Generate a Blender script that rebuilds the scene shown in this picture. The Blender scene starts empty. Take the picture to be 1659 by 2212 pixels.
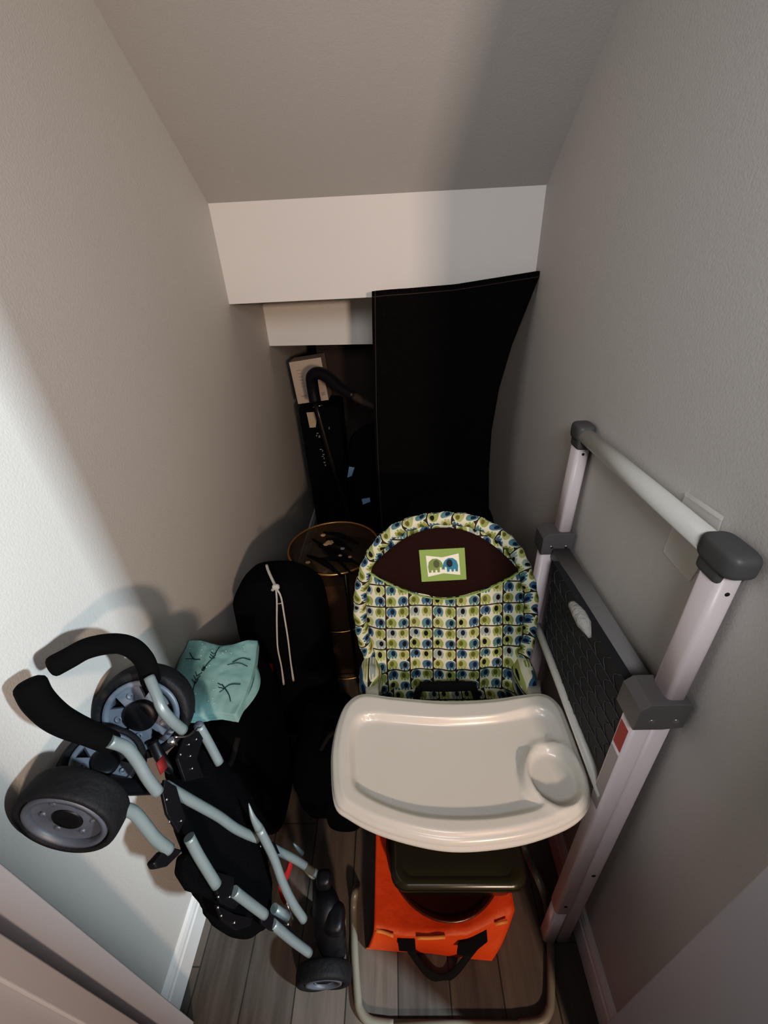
import bpy, bmesh, math, random
from mathutils import Vector as V, Matrix, noise
random.seed(4)
COL = bpy.context.scene.collection
# ------------------------------------------------------------------ camera
W, H, F = 1659.0, 2212.0, 890.0
PIT, ROL, YAW = math.radians(30.645), math.radians(-2.895), math.radians(2.30)
CAM = V((0, 0, 1.5))
cy, sy, cp, sp = math.cos(YAW), math.sin(YAW), math.cos(PIT), math.sin(PIT)
FW = V((-sy*cp, cy*cp, -sp))
R0 = V((cy, sy, 0)); U0 = R0.cross(FW)
RT = R0*math.cos(ROL) + U0*math.sin(ROL)
UP = -R0*math.sin(ROL) + U0*math.cos(ROL)
cam_d = bpy.data.cameras.new('camera'); cam = bpy.data.objects.new('camera', cam_d); COL.objects.link(cam)
cam_d.sensor_fit = 'HORIZONTAL'; cam_d.sensor_width = 36; cam_d.lens = F/W*36
cam_d.clip_start = .02
m = Matrix((RT, UP, -FW)).transposed().to_4x4(); m.translation = CAM
cam.matrix_world = m
bpy.context.scene.camera = cam

def ray(px, py): return RT*((px-W/2)/F) - UP*((py-H/2)/F) + FW
def at(px, py, X=None, Y=None, Z=None, n=None, d=None):
    """point of the closet seen at a pixel of the photo, on a given plane"""
    r = ray(px, py)
    if X is not None: n, d = V((1, 0, 0)), X
    elif Y is not None: n, d = V((0, 1, 0)), Y
    elif Z is not None: n, d = V((0, 0, 1)), Z
    else: n = V(n)
    return CAM + r*((d-n.dot(CAM))/n.dot(r))
def depth(p): return (V(p)-CAM).dot(FW)
def px2m(px, p): return px*depth(p)/F

# ------------------------------------------------------------------ materials
def mat(name, col, rough=.6, metal=0, bump=None, bscale=200, spec=.5, trans=0, alpha=1, var=0, vscale=8, emit=None, coat=0, sheen=0):
    M = bpy.data.materials.new(name); M.use_nodes = True
    nt = M.node_tree; b = nt.nodes['Principled BSDF']
    b.inputs['Base Color'].default_value = (*col, 1)
    b.inputs['Roughness'].default_value = rough; b.inputs['Metallic'].default_value = metal
    b.inputs['Specular IOR Level'].default_value = spec
    b.inputs['Transmission Weight'].default_value = trans
    b.inputs['Alpha'].default_value = alpha
    b.inputs['Coat Weight'].default_value = coat
    b.inputs['Sheen Weight'].default_value = sheen
    tc = nt.nodes.new('ShaderNodeTexCoord')
    if bump:
        n = nt.nodes.new('ShaderNodeTexNoise'); n.inputs['Scale'].default_value = bscale; n.inputs['Detail'].default_value = 3
        nt.links.new(tc.outputs['Object'], n.inputs['Vector'])
        bp = nt.nodes.new('ShaderNodeBump'); bp.inputs['Strength'].default_value = bump; bp.inputs['Distance'].default_value = .01
        nt.links.new(n.outputs['Fac'], bp.inputs['Height']); nt.links.new(bp.outputs['Normal'], b.inputs['Normal'])
    n = nt.nodes.new('ShaderNodeTexNoise'); n.inputs['Scale'].default_value = vscale
    nt.links.new(tc.outputs['Object'], n.inputs['Vector'])
    mx = nt.nodes.new('ShaderNodeMixRGB'); mx.blend_type = 'MULTIPLY'; mx.inputs[0].default_value = var or .04
    mx.inputs[1].default_value = (*col, 1); nt.links.new(n.outputs['Fac'], mx.inputs[2])
    nt.links.new(mx.outputs[0], b.inputs['Base Color'])
    return M

class NT:
    def __init__(s, nt): s.nt = nt
    def sock(s, node, i, v):
        if isinstance(v, (int, float)): node.inputs[i].default_value = v
        elif isinstance(v, tuple): node.inputs[i].default_value = v
        else: s.nt.links.new(v, node.inputs[i])
    def m(s, op, a, b=0.0, c=0.0):
        n = s.nt.nodes.new('ShaderNodeMath'); n.operation = op
        s.sock(n, 0, a); s.sock(n, 1, b); s.sock(n, 2, c); return n.outputs[0]
    def mix(s, f, a, b):
        n = s.nt.nodes.new('ShaderNodeMixRGB'); s.sock(n, 0, f); s.sock(n, 1, a); s.sock(n, 2, b); return n.outputs[0]

def wall_mat(name, col, bump=.16):
    M = mat(name, col, rough=.75, var=.06, vscale=3, spec=.3)
    nt = M.node_tree; b = nt.nodes['Principled BSDF']
    tc = nt.nodes.new('ShaderNodeTexCoord')
    n1 = nt.nodes.new('ShaderNodeTexNoise'); n1.inputs['Scale'].default_value = 230; n1.inputs['Detail'].default_value = 4; n1.inputs['Roughness'].default_value = .6
    n2 = nt.nodes.new('ShaderNodeTexNoise'); n2.inputs['Scale'].default_value = 420; n2.inputs['Detail'].default_value = 2
    nt.links.new(tc.outputs['Object'], n1.inputs['Vector']); nt.links.new(tc.outputs['Object'], n2.inputs['Vector'])
    N = NT(nt)
    r = N.m('SMOOTH_MIN', N.m('SUBTRACT', n1.outputs['Fac'], .46), .14, .08)
    h = N.m('ADD', r, N.m('MULTIPLY', n2.outputs['Fac'], .12))
    bp = nt.nodes.new('ShaderNodeBump'); bp.inputs['Strength'].default_value = bump; bp.inputs['Distance'].default_value = .006
    nt.links.new(h, bp.inputs['Height']); nt.links.new(bp.outputs['Normal'], b.inputs['Normal'])
    return M

def pattern_mat():
    """cream cloth, dark grid, four little round elephants in green / blue per square"""
    M = bpy.data.materials.new('elephant_print_cloth'); M.use_nodes = True
    nt = M.node_tree; b = nt.nodes['Principled BSDF']; b.inputs['Roughness'].default_value = .85
    b.inputs['Specular IOR Level'].default_value = .2
    N = NT(nt); uvn = nt.nodes.new('ShaderNodeUVMap'); s = nt.nodes.new('ShaderNodeSeparateXYZ')
    nt.links.new(uvn.outputs[0], s.inputs[0]); u, v = s.outputs[0], s.outputs[1]
    fu, fv = N.m('FRACT', u), N.m('FRACT', v)
    eu = N.m('MINIMUM', fu, N.m('SUBTRACT', 1, fu)); ev = N.m('MINIMUM', fv, N.m('SUBTRACT', 1, fv))
    line = N.m('LESS_THAN', N.m('MINIMUM', eu, ev), .03)
    u2, v2 = N.m('MULTIPLY', u, 2), N.m('MULTIPLY', v, 2)
    cu, cv = N.m('FLOOR', u2), N.m('FLOOR', v2)
    a, c = N.m('SUBTRACT', N.m('FRACT', u2), .5), N.m('SUBTRACT', N.m('FRACT', v2), .5)
    # hash
    h = N.m('FRACT', N.m('MULTIPLY', N.m('SINE', N.m('ADD', N.m('MULTIPLY', cu, 12.9898), N.m('MULTIPLY', cv, 78.233))), 437.585))
    h2 = N.m('FRACT', N.m('MULTIPLY', h, 17.3))
    par = N.m('FLOORED_MODULO', N.m('ADD', cu, cv), 2)
    # body: round back, flat notched bottom, trunk to one side
    d = N.m('SQRT', N.m('ADD', N.m('POWER', N.m('ABSOLUTE', a), 2), N.m('POWER', N.m('ABSOLUTE', N.m('MULTIPLY', c, .95)), 2)))
    body = N.m('LESS_THAN', d, .425)
    legs = N.m('MULTIPLY', N.m('MULTIPLY', N.m('LESS_THAN', c, -.1), N.m('GREATER_THAN', c, -.4)), N.m('LESS_THAN', N.m('ABSOLUTE', a), .37))
    notch = N.m('MULTIPLY', N.m('LESS_THAN', c, -.27), N.m('LESS_THAN', N.m('ABSOLUTE', N.m('SUBTRACT', N.m('FRACT', N.m('MULTIPLY', a, 4)), .5)), .16))
    body = N.m('MULTIPLY', N.m('MAXIMUM', body, legs), N.m('SUBTRACT', 1, notch))
    ea = N.m('DIVIDE', N.m('SUBTRACT', a, N.m('MULTIPLY', N.m('SUBTRACT', par, .5), .16)), .18)
    ec = N.m('DIVIDE', N.m('SUBTRACT', c, .06), .25)
    ear = N.m('LESS_THAN', N.m('ADD', N.m('MULTIPLY', ea, ea), N.m('MULTIPLY', ec, ec)), 1)
    green, blue, pale, teal = (.23, .28, .09, 1), (.06, .13, .20, 1), (.24, .30, .28, 1), (.08, .17, .19, 1)
    colA = N.mix(N.m('GREATER_THAN', h, .72), green, (.32, .35, .14, 1))
    colB = N.mix(N.m('GREATER_THAN', h, .55), blue, N.mix(N.m('GREATER_THAN', h2, .5), pale, teal))
    bc = N.mix(par, colA, colB)
    earc = N.mix(N.m('GREATER_THAN', h2, .30), (.012, .010, .014, 1), N.mix(par, (.10, .10, .03, 1), (.01, .02, .05, 1)))
    cellpar = N.m('FLOORED_MODULO', N.m('ADD', N.m('FLOOR', u), N.m('FLOOR', v)), 2)
    corner = N.m('MULTIPLY', N.m('MULTIPLY', N.m('GREATER_THAN', d, .50), N.m('LESS_THAN', eu, .14)), cellpar)
    bg = N.mix(corner, (.58, .58, .44, 1), (.03, .025, .02, 1))
    c1 = N.mix(body, bg, bc); c2 = N.mix(N.m('MULTIPLY', ear, body), c1, earc)
    out = N.mix(line, c2, (.03, .028, .022, 1))
    nt.links.new(out, b.inputs['Base Color'])
    return M

def wood_mat():
    M = bpy.data.materials.new('grey_wood_plank'); M.use_nodes = True
    nt = M.node_tree; b = nt.nodes['Principled BSDF']; b.inputs['Roughness'].default_value = .5
    N = NT(nt); tc = nt.nodes.new('ShaderNodeTexCoord'); s = nt.nodes.new('ShaderNodeSeparateXYZ')
    nt.links.new(tc.outputs['Object'], s.inputs[0])
    x = N.m('DIVIDE', N.m('ADD', s.outputs[0], 10.035), .125); k = N.m('FLOOR', x); fx = N.m('FRACT', x)
    y = N.m('ADD', N.m('DIVIDE', s.outputs[1], 1.2), N.m('FRACT', N.m('MULTIPLY', k, .37)))
    rnd = N.m('FRACT', N.m('MULTIPLY', N.m('SINE', N.m('ADD', N.m('MULTIPLY', k, 91.7), N.m('MULTIPLY', N.m('FLOOR', y), 33.1))), 91.17))
    cmb = nt.nodes.new('ShaderNodeCombineXYZ')
    nt.links.new(N.m('MULTIPLY', s.outputs[0], 38), cmb.inputs[0]); nt.links.new(N.m('MULTIPLY', s.outputs[1], 3.2), cmb.inputs[1])
    nt.links.new(N.m('MULTIPLY', rnd, 30), cmb.inputs[2])
    n = nt.nodes.new('ShaderNodeTexNoise'); n.inputs['Scale'].default_value = 1; n.inputs['Detail'].default_value = 6
    n.inputs['Distortion'].default_value = .6; nt.links.new(cmb.outputs[0], n.inputs['Vector'])
    g = N.m('MULTIPLY_ADD', n.outputs['Fac'], 1.0, N.m('MULTIPLY', N.m('SUBTRACT', rnd, .75), .35))
    col = N.mix(g, (.045, .038, .034, 1), (.19, .165, .145, 1))
    gap = N.m('MAXIMUM', N.m('LESS_THAN', N.m('MINIMUM', fx, N.m('SUBTRACT', 1, fx)), .014), N.m('LESS_THAN', N.m('FRACT', y), .0025))
    nt.links.new(N.mix(gap, col, (.03, .028, .025, 1)), b.inputs['Base Color'])
    bp = nt.nodes.new('ShaderNodeBump'); bp.inputs['Strength'].default_value = .25; bp.inputs['Distance'].default_value = .003
    nt.links.new(n.outputs['Fac'], bp.inputs['Height']); nt.links.new(bp.outputs['Normal'], b.inputs['Normal'])
    return M

M = dict(
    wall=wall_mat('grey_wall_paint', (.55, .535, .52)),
    header=wall_mat('lit_header_paint', (.66, .63, .61), .1),  # light falling on the drop faces is put into this brighter base colour
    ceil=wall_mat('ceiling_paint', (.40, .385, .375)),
    trim=mat('white_trim_paint', (.74, .74, .75), .4, var=.03),
    jamb=mat('painted_jamb', (.50, .49, .53), .5, var=.03),
    wood=wood_mat(), print=pattern_mat(),
    foam=mat('black_foam', (.0035, .0035, .004), .95, bump=.3, bscale=500, spec=.12),
    fabric=mat('black_fabric', (.0035, .0035, .0045), .95, bump=.5, bscale=260, spec=.08),
    fabric2=mat('dark_woven_fabric', (.009, .008, .008), .95, bump=.6, bscale=300, spec=.08, var=.5, vscale=60),
    fabric3=mat('black_felt', (.006, .006, .007), 1, bump=.4, bscale=150, spec=.05),
    tyre=mat('black_tyre', (.010, .010, .012), .7, spec=.3, bump=.2, bscale=120),
    bplastic=mat('black_plastic', (.006, .006, .008), .45, spec=.3),
    hub=mat('grey_hub_plastic', (.13, .15, .19), .42, var=.25, vscale=30),
    hubd=mat('dark_grey_hub_plastic', (.085, .095, .12), .45, var=.4, vscale=40),
    tube=mat('grey_painted_steel', (.19, .23, .24), .36, metal=.2, var=.2, vscale=30),
    steel=mat('bright_rivet_steel', (.6, .6, .6), .25, metal=1),
    red=mat('red_webbing', (.45, .012, .012), .8), dred=mat('dark_red_webbing', (.14, .004, .004), .8),
    tray=mat('white_tray_plastic', (.68, .665, .62), .28, coat=.2, var=.03),
    wplastic=mat('white_plastic', (.66, .67, .64), .35),
    legm=mat('pewter_steel_tube', (.25, .24, .20), .4, metal=.2),
    brown=mat('dark_brown_cloth', (.022, .010, .008), .9, bump=.4, bscale=300, spec=.1),
    pgreen=mat('green_patch_cloth', (.21, .33, .09), .8), pwhite=mat('white_patch_cloth', (.72, .74, .66), .8),
    pel=mat('olive_green_thread', (.16, .24, .07), .8), pbl=mat('blue_thread', (.03, .17, .28), .8), pdk=mat('navy_thread', (.01, .012, .02), .8),
    pear=mat('grey_green_thread', (.07, .09, .05), .8), strap=mat('black_webbing', (.004, .004, .005), .9, bump=.4, bscale=500),
    alu=mat('white_powder_coated_rail', (.74, .66, .69), .38, var=.03), alub=mat('white_bar', (.62, .63, .60), .4),
    cap=mat('dark_grey_cap_plastic', (.085, .088, .092), .5), brk=mat('grey_bracket_plastic', (.125, .12, .125), .45),
    rim=mat('grey_platform_plastic', (.21, .21, .215), .5), tread=mat('dark_tread_rubber', (.026, .028, .036), .6),
    treadl=mat('tread_line', (.09, .09, .11), .6), lred=mat('red_label', (.42, .05, .035), .5), lgrey=mat('grey_label', (.40, .37, .38), .5),
    loop=mat('pale_ribbed_strap', (.38, .38, .37), .8, bump=.6, bscale=90),
    hole=mat('drilled_hole', (.02, .015, .015), .8),
    orange=mat('orange_tote_cloth', (.78, .085, .012), .55, bump=.35, bscale=25, var=.25, vscale=12),
    cream=mat('painted_fold_highlight', (.80, .26, .07), .6),  # pale orange standing in for the highlight on the tote fold
    olive=mat('smoky_olive_plastic', (.040, .038, .022), .25, var=.3),
    amber=mat('reddish_brown_plastic', (.10, .022, .010), .25, var=.4),
    teal=None,
    twig=mat('dark_twig_print', (.012, .035, .04), .8), dot=mat('white_dot_print', (.55, .72, .72), .8),
    cord=mat('white_cord', (.55, .54, .52), .8, bump=.5, bscale=600),
    brass=mat('brass_rim', (.50, .30, .12), .3, metal=.9), blackm=mat('black_metal', (.012, .010, .008), .4, metal=.3),
    card=mat('brown_cardboard', (.055, .026, .009), .85, bump=.2, bscale=60),
    cardw=mat('cream_carton', (.36, .30, .25), .7), cardt=mat('faded_print', (.25, .20, .17), .7),
    lab=mat('cream_paper_label', (.33, .27, .19), .7), mark=mat('grey_print', (.22, .22, .25), .7),
    blue=mat('blue_grey_tab', (.16, .26, .38), .6), gleaf=mat('cream_flower', (.30, .22, .13), .7),
    dk=mat('dark_brown_panel', (.030, .020, .017), .8),
)
def teal_mat():
    Mt = mat('teal_cloth', (.25, .47, .48), .85, bump=.25, bscale=40, var=.12, vscale=10, spec=.15); return Mt
M['teal'] = teal_mat()
g = bpy.data.materials.new('clear_plastic'); g.use_nodes = True
gb = g.node_tree.nodes['Principled BSDF']; gb.inputs['Base Color'].default_value = (.86, .84, .80, 1); gb.inputs['Roughness'].default_value = .25
gb.inputs['Alpha'].default_value = .32; M['clear'] = g
g = bpy.data.materials.new('smoked_glass'); g.use_nodes = True
gb = g.node_tree.nodes['Principled BSDF']; gb.inputs['Base Color'].default_value = (.06, .045, .03, 1); gb.inputs['Roughness'].default_value = .06
gb.inputs['Alpha'].default_value = .45; M['glass'] = g

# ------------------------------------------------------------------ mesh helpers
def catmull(P, k=6):
    P = [V(p) for p in P]
    if len(P) < 3 or k <= 1: return P
    Q = [P[0]*2-P[1]] + P + [P[-1]*2-P[-2]]; out = []
    for i in range(1, len(Q)-2):
        a, b, c, d = Q[i-1], Q[i], Q[i+1], Q[i+2]
        for j in range(k):
            t = j/k
            out.append(.5*((2*b)+(c-a)*t+(2*a-5*b+4*c-d)*t*t+(3*b-a-3*c+d)*t**3))
    out.append(P[-1]); return out
def lerp_list(L, n):
    out = []
    for i in range(n):
        t = i/(n-1)*(len(L)-1); a = min(int(t), len(L)-2); out.append(L[a]*(1-(t-a))+L[a+1]*(t-a))
    return out
class MB:
    def __init__(s): s.bm = bmesh.new(); s.uv = s.bm.loops.layers.uv.new('UVMap')
    def face(s, vs, mi=0, smooth=True, uvs=None):
        try: f = s.bm.faces.new(vs)
        except ValueError: return
        f.material_index = mi; f.smooth = smooth
        if uvs:
            for l, q in zip(f.loops, uvs): l[s.uv].uv = q
    def sweep(s, pts, sec, mi=0, closed=False, up=None, caps=True, smooth=True, scale=None):
        """sec: list of (a,b) offsets; frames by parallel transport"""
        n = len(pts); T = []
        for i in range(n):
            a = pts[(i-1) % n] if (closed or i > 0) else pts[i]; b = pts[(i+1) % n] if (closed or i < n-1) else pts[i]
            T.append((b-a).normalized())
        A = V(up) if up else (V((0, 0, 1)) if abs(T[0].z) < .9 else V((1, 0, 0)))
        A = (A-T[0]*A.dot(T[0])).normalized(); rings = []
        for i in range(n):
            if up: A = V(up)
            A = (A-T[i]*A.dot(T[i])).normalized(); B = T[i].cross(A)
            k = scale[i] if scale else 1
            rings.append([s.bm.verts.new(pts[i]+(A*q[0]+B*q[1])*k) for q in sec])
        m_ = len(sec)
        for i in range(n if closed else n-1):
            r0, r1 = rings[i], rings[(i+1) % n]
            for j in range(m_): s.face((r0[j], r0[(j+1) % m_], r1[(j+1) % m_], r1[j]), mi, smooth)
        if caps and not closed:
            s.face(list(reversed(rings[0])), mi, False); s.face(rings[-1], mi, False)
        return s
    def tube(s, P, r, mi=0, k=6, seg=14, closed=False, caps=True, round_end=False):
        pts = [V(p) for p in P] if closed else catmull(P, k)
        if isinstance(r, (list, tuple)): sc = lerp_list(list(r), len(pts)); rr = 1
        else: sc = [1]*len(pts); rr = r
        if round_end and not closed:
            for e in (0, -1):
                d = (pts[e]-pts[1 if e == 0 else -2]).normalized(); R_ = rr*sc[e]; base = pts[e].copy()
                add = [(base+d*R_*.5*math.sin(q), sc[e]*math.cos(q)**.6) for q in (.5, 1.0, 1.35)]
                if e == 0:
                    for p_, k_ in add: pts.insert(0, p_); sc.insert(0, k_)
                else:
                    for p_, k_ in add: pts.append(p_); sc.append(k_)
        sec = [(rr*math.cos(2*math.pi*j/seg), rr*math.sin(2*math.pi*j/seg)) for j in range(seg)]
        return s.sweep(pts, sec, mi, closed, None, caps, True, sc)
    def beam(s, p0, p1, w, d, up, mi=0, bev=.004):
        """bar with rounded rectangular section; up = direction of w"""
        b = bev; sec = []
        for sx, sy_, a0 in ((1, 1, 0), (-1, 1, 90), (-1, -1, 180), (1, -1, 270)):
            for q in (0, 30, 60, 90):
                an = math.radians(a0+q); sec.append((sx*(w/2-b)+b*math.cos(an), sy_*(d/2-b)+b*math.sin(an)))
        return s.sweep([V(p0), V(p1)], sec, mi, up=up)
    def grid(s, fn, nu, nv, mi=0, uvfn=None, closeu=False, smooth=True):
        vs = [[s.bm.verts.new(fn(i/nu, j/nv)) for j in range(nv+1)] for i in range(nu if closeu else nu+1)]
        for i in range(nu):
            i2 = (i+1) % nu if closeu else i+1
            for j in range(nv):
                uv = None
                if uvfn: uv = [uvfn(i/nu, j/nv), uvfn((i+1)/nu, j/nv), uvfn((i+1)/nu, (j+1)/nv), uvfn(i/nu, (j+1)/nv)]
                s.face((vs[i][j], vs[i2][j], vs[i2][j+1], vs[i][j+1]), mi, smooth, uv)
        return s
    def prism(s, poly, thick, mi=0, smooth=False):
        a = [s.bm.verts.new(V(p)) for p in poly]; b = [s.bm.verts.new(V(p)+V(thick)) for p in poly]; n = len(a)
        s.face(a, mi, smooth); s.face(list(reversed(b)), mi, smooth)
        for i in range(n): s.face((a[i], b[i], b[(i+1) % n], a[(i+1) % n]), mi, smooth)
        return s
    def box(s, lo, hi, mi=0):
        x0, y0, z0 = lo; x1, y1, z1 = hi
        return s.prism([(x0, y0, z0), (x1, y0, z0), (x1, y1, z0), (x0, y1, z0)], (0, 0, z1-z0), mi)
    def lathe(s, prof, c, ax, mi=0, seg=40, mis=None):
        ax = V(ax).normalized(); A = ax.orthogonal().normalized(); B = ax.cross(A); c = V(c); rings = []
        for r, h in prof:
            rings.append([s.bm.verts.new(c+ax*h+(A*math.cos(2*math.pi*j/seg)+B*math.sin(2*math.pi*j/seg))*max(r, 1e-5)) for j in range(seg)])
        for i in range(len(prof)-1):
            for j in range(seg): s.face((rings[i][j], rings[i][(j+1) % seg], rings[i+1][(j+1) % seg], rings[i+1][j]), mis[i] if mis else mi)
        return s
    def rbox(s, c, ax, ay, az, r=.02, mi=0, lump=0, seed=0, n=10, p=6):
        """soft superellipsoid box; ax,ay,az half vectors"""
        c, ax, ay, az = V(c), V(ax), V(ay), V(az)
        def fn(u, v):
            th = 2*math.pi*u; ph = math.pi*(v-.5)*.9999
            d = (math.cos(ph)*math.cos(th), math.cos(ph)*math.sin(th), math.sin(ph))
            k = (sum(abs(q)**p for q in d))**(-1/p)
            q = c+(ax*d[0]+ay*d[1]+az*d[2])*k
            if lump: 
                nn = noise.noise(q*9+V((seed, 0, 0)))*lump+noise.noise(q*28+V((seed, 3, 0)))*lump*.3
                q = q+(q-c).normalized()*nn
            return q
        return s.grid(fn, n*6, n*4, mi, closeu=True)
    def build(s, name, mats, parent=None, weld=True, bevel=0):
        if weld: bmesh.ops.remove_doubles(s.bm, verts=s.bm.verts, dist=1e-5)
        bmesh.ops.recalc_face_normals(s.bm, faces=s.bm.faces)
        me = bpy.data.meshes.new(name); s.bm.to_mesh(me); s.bm.free()
        for q in (mats if isinstance(mats, (list, tuple)) else [mats]): me.materials.append(M[q])
        o = bpy.data.objects.new(name, me); COL.objects.link(o)
        if bevel:
            b = o.modifiers.new('bevel', 'BEVEL'); b.width = bevel; b.segments = 3; b.limit_method = 'ANGLE'; b.angle_limit = math.radians(40)
        if parent:
            o.parent = parent
            w = V((0, 0, 0)); q = parent
            while q: w += q.location; q = q.parent
            if w.length: me.transform(Matrix.Translation(-w))
        return o
def planar_uv(o, ax, cell):
    uv = o.data.uv_layers[0].data
    for l in o.data.loops:
        q = o.data.vertices[l.vertex_index].co; uv[l.index].uv = (q[ax[0]]/cell+.3, q[ax[1]]/cell)
def thing(name, label, cat, loc, group=None):
    o = bpy.data.objects.new(name, None); COL.objects.link(o); o.location = loc
    o.empty_display_size = .05; return tag(o, label, cat, group)
def tag(o, label, cat, group=None, kind=None):
    o['label'] = label; o['category'] = cat
    if group: o['group'] = group
    if kind: o['kind'] = kind
    return o
def struct(o, label=None):
    o['kind'] = 'structure'
    if label: o['label'] = label
    return o

# ------------------------------------------------------------------ the closet
XL, XR = -.57, .435
YB = 3.3
b = MB(); b.box((-.72, .08, 0), (XL, YB, 3.0)); struct(b.build('wall_left', 'wall'), 'left closet wall in grey orange peel paint')
b = MB(); b.box((XR, .08, 0), (XR+.15, YB, 3.0)); struct(b.build('wall_right', 'wall'), 'right closet wall in grey orange peel paint')
b = MB(); b.box((-3.2, -3.2, -.08), (3.2, YB, 0)); struct(b.build('floor', 'wood'), 'grey wood plank floor')
b = MB(); b.box((XL, YB, 0), (XR, YB+.1, 1.3)); struct(b.build('wall_back', 'wall'), 'far low end wall of the closet')
# ceiling slope from the first stair drop up to the door wall
def hy(x, y0): return y0-(x-XL)*.165
s = .7; zc = 1.69
p = [V((XL, hy(XL, 1.607), zc+.008)), V((XR, hy(XR, 1.607), zc-.014)), V((XR, .08, zc+s*1.36)), V((XL, .08, zc+s*1.53))]
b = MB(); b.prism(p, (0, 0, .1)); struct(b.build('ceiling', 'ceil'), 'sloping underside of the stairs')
z1 = 1.413
b = MB(); b.prism([V((XL, hy(XL, 1.607), z1)), V((XR, hy(XR, 1.607), z1+.01)), V((XR, hy(XR, 1.607), 1.80)), V((XL, hy(XL, 1.607), 1.82))], (0, .42, 0))
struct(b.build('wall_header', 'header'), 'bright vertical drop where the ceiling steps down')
z2 = 1.212
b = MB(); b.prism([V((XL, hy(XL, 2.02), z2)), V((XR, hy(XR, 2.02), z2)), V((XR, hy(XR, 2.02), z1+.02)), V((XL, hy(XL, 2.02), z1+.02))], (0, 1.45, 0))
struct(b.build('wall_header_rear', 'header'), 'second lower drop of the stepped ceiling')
# door wall with opening; the inner faces are the jambs
JL, JR, YN, YF = -.52, .385, .07, .21
b = MB(); b.box((-2.6, YN, 0), (JL, YF, 2.9)); b.box((JR, YN, 0), (2.6, .187, 2.9)); b.box((JL, YN, 2.05), (JR, YF, 2.9))
struct(b.build('wall_front', 'wall'), 'door wall of the closet')
b = MB(); b.box((JL, YN-.012, 0), (JL+.006, YF+.004, 2.05)); b.box((JL+.006, .135, 0), (JL+.016, .165, 2.05))
struct(b.build('trim_1', 'jamb', bevel=.002), 'left door jamb')
b = MB(); b.box((JR-.006, YN-.012, 0), (JR, .190, 2.05)); struct(b.build('trim_2', 'jamb', bevel=.002), 'right door jamb')
b = MB(); b.box((.80, -1.25, 0), (.835, -.355, 2.04)); struct(b.build('light_blocker', 'trim'), 'unseen upright panel added to block the hall lamp')  # added out of view, keeps hall lamp light off the left jamb
def baseboard(name, x, sgn, y0, y1):
    prof = [(0, 0), (.014, 0), (.014, .075), (.011, .08), (.011, .092), (.007, .104), (0, .108)]
    b = MB(); b.prism([V((x+sgn*q[0], y0, q[1])) for q in prof], (0, y1-y0, 0)); return struct(b.build(name, 'trim'))
baseboard('baseboard_left', XL, 1, YF+.002, YB); baseboard('baseboard_right', XR, -1, .192, YB)

# ------------------------------------------------------------------ high chair
hc = thing('high_chair', 'white high chair with elephant print padded seat and large white tray', 'high chair', (.11, .55, 0))
# tray: outline in photo pixels on the tray plane
TN = V((0, -.05, 1)); TD = .645-.05*.45
def tp(px, py, dz=0): return at(px, py, n=TN, d=TD)+V((0, 0, dz))
out_px = [(722,1650),(724,1600),(735,1550),(752,1515),(785,1496),(850,1503),(960,1512),(1060,1508),(1130,1498),(1175,1496),(1208,1520),(1228,1565),(1248,1620),(1264,1670),(1268,1705),(1262,1735),(1225,1765),(1150,1792),(1070,1806),(980,1811),(900,1800),(820,1778),(762,1750),(730,1722)]
def closed_spline(P, k=5):
    P = [V(p) for p in P]; n = len(P); o = []
    for i in range(n):
        a, b_, c, d = P[i-1], P[i], P[(i+1) % n], P[(i+2) % n]
        for j in range(k):
            t = j/k; o.append(.5*((2*b_)+(c-a)*t+(2*a-5*b_+4*c-d)*t*t+(3*b_-a-3*c+d)*t**3))
    return o
OUT = closed_spline([tp(*q) for q in out_px]); ctr = sum(OUT, V())/len(OUT)
in_px = [(757,1650),(756,1600),(764,1560),(782,1545),(812,1541),(860,1545),(960,1551),(1060,1546),(1120,1535),(1160,1528),(1190,1540),(1205,1570),(1213,1600),(1190,1607),(1150,1622),(1130,1660),(1138,1700),(1160,1725),(1172,1738),(1150,1750),(1070,1765),(980,1768),(900,1760),(830,1738),(785,1715),(760,1690)]
INN = closed_spline([tp(*q) for q in in_px])
def in_poly(x, y, P):
    c = False; n = len(P)
    for i in range(n):
        a, b_ = P[i], P[i-1]
        if (a.y > y) != (b_.y > y) and x < (b_.x-a.x)*(y-a.y)/(b_.y-a.y)+a.x: c = not c
    return c
def seg_d(x, y, P):
    m_ = 9
    for i in range(len(P)):
        a, b_ = P[i], P[i-1]; dx, dy = b_.x-a.x, b_.y-a.y; L = dx*dx+dy*dy or 1e-9
        t = max(0, min(1, ((x-a.x)*dx+(y-a.y)*dy)/L)); m_ = min(m_, math.hypot(x-a.x-t*dx, y-a.y-t*dy))
    return m_
cupc = tp(1198, 1668); cup_r = px2m(58, cupc)
def smooth(t): t = max(0, min(1, t)); return t*t*(3-2*t)
def tray_h(x, y):
    dI = seg_d(x, y, INN)*(1 if in_poly(x, y, INN) else -1)
    h = -.014*smooth((dI+.003)/.014)
    dO = seg_d(x, y, OUT); h -= .006*(1-smooth(dO/.012))
    dc = math.hypot(x-cupc.x, (y-cupc.y)*.88)
    h += .004*math.exp(-((dc-cup_r*1.04)/.006)**2) if dI < .0 or True else 0
    k = smooth((cup_r*1.0-dc)/.012); h = h*(1-k)-.024*k
    return h
b = MB()
K, NR = len(OUT), 30
def tray_pt(u, v):
    i = int(round(u*K)) % K; r = v**.8
    q = ctr.lerp(OUT[i], r); return V((q.x, q.y, q.z+tray_h(q.x, q.y)))
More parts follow.
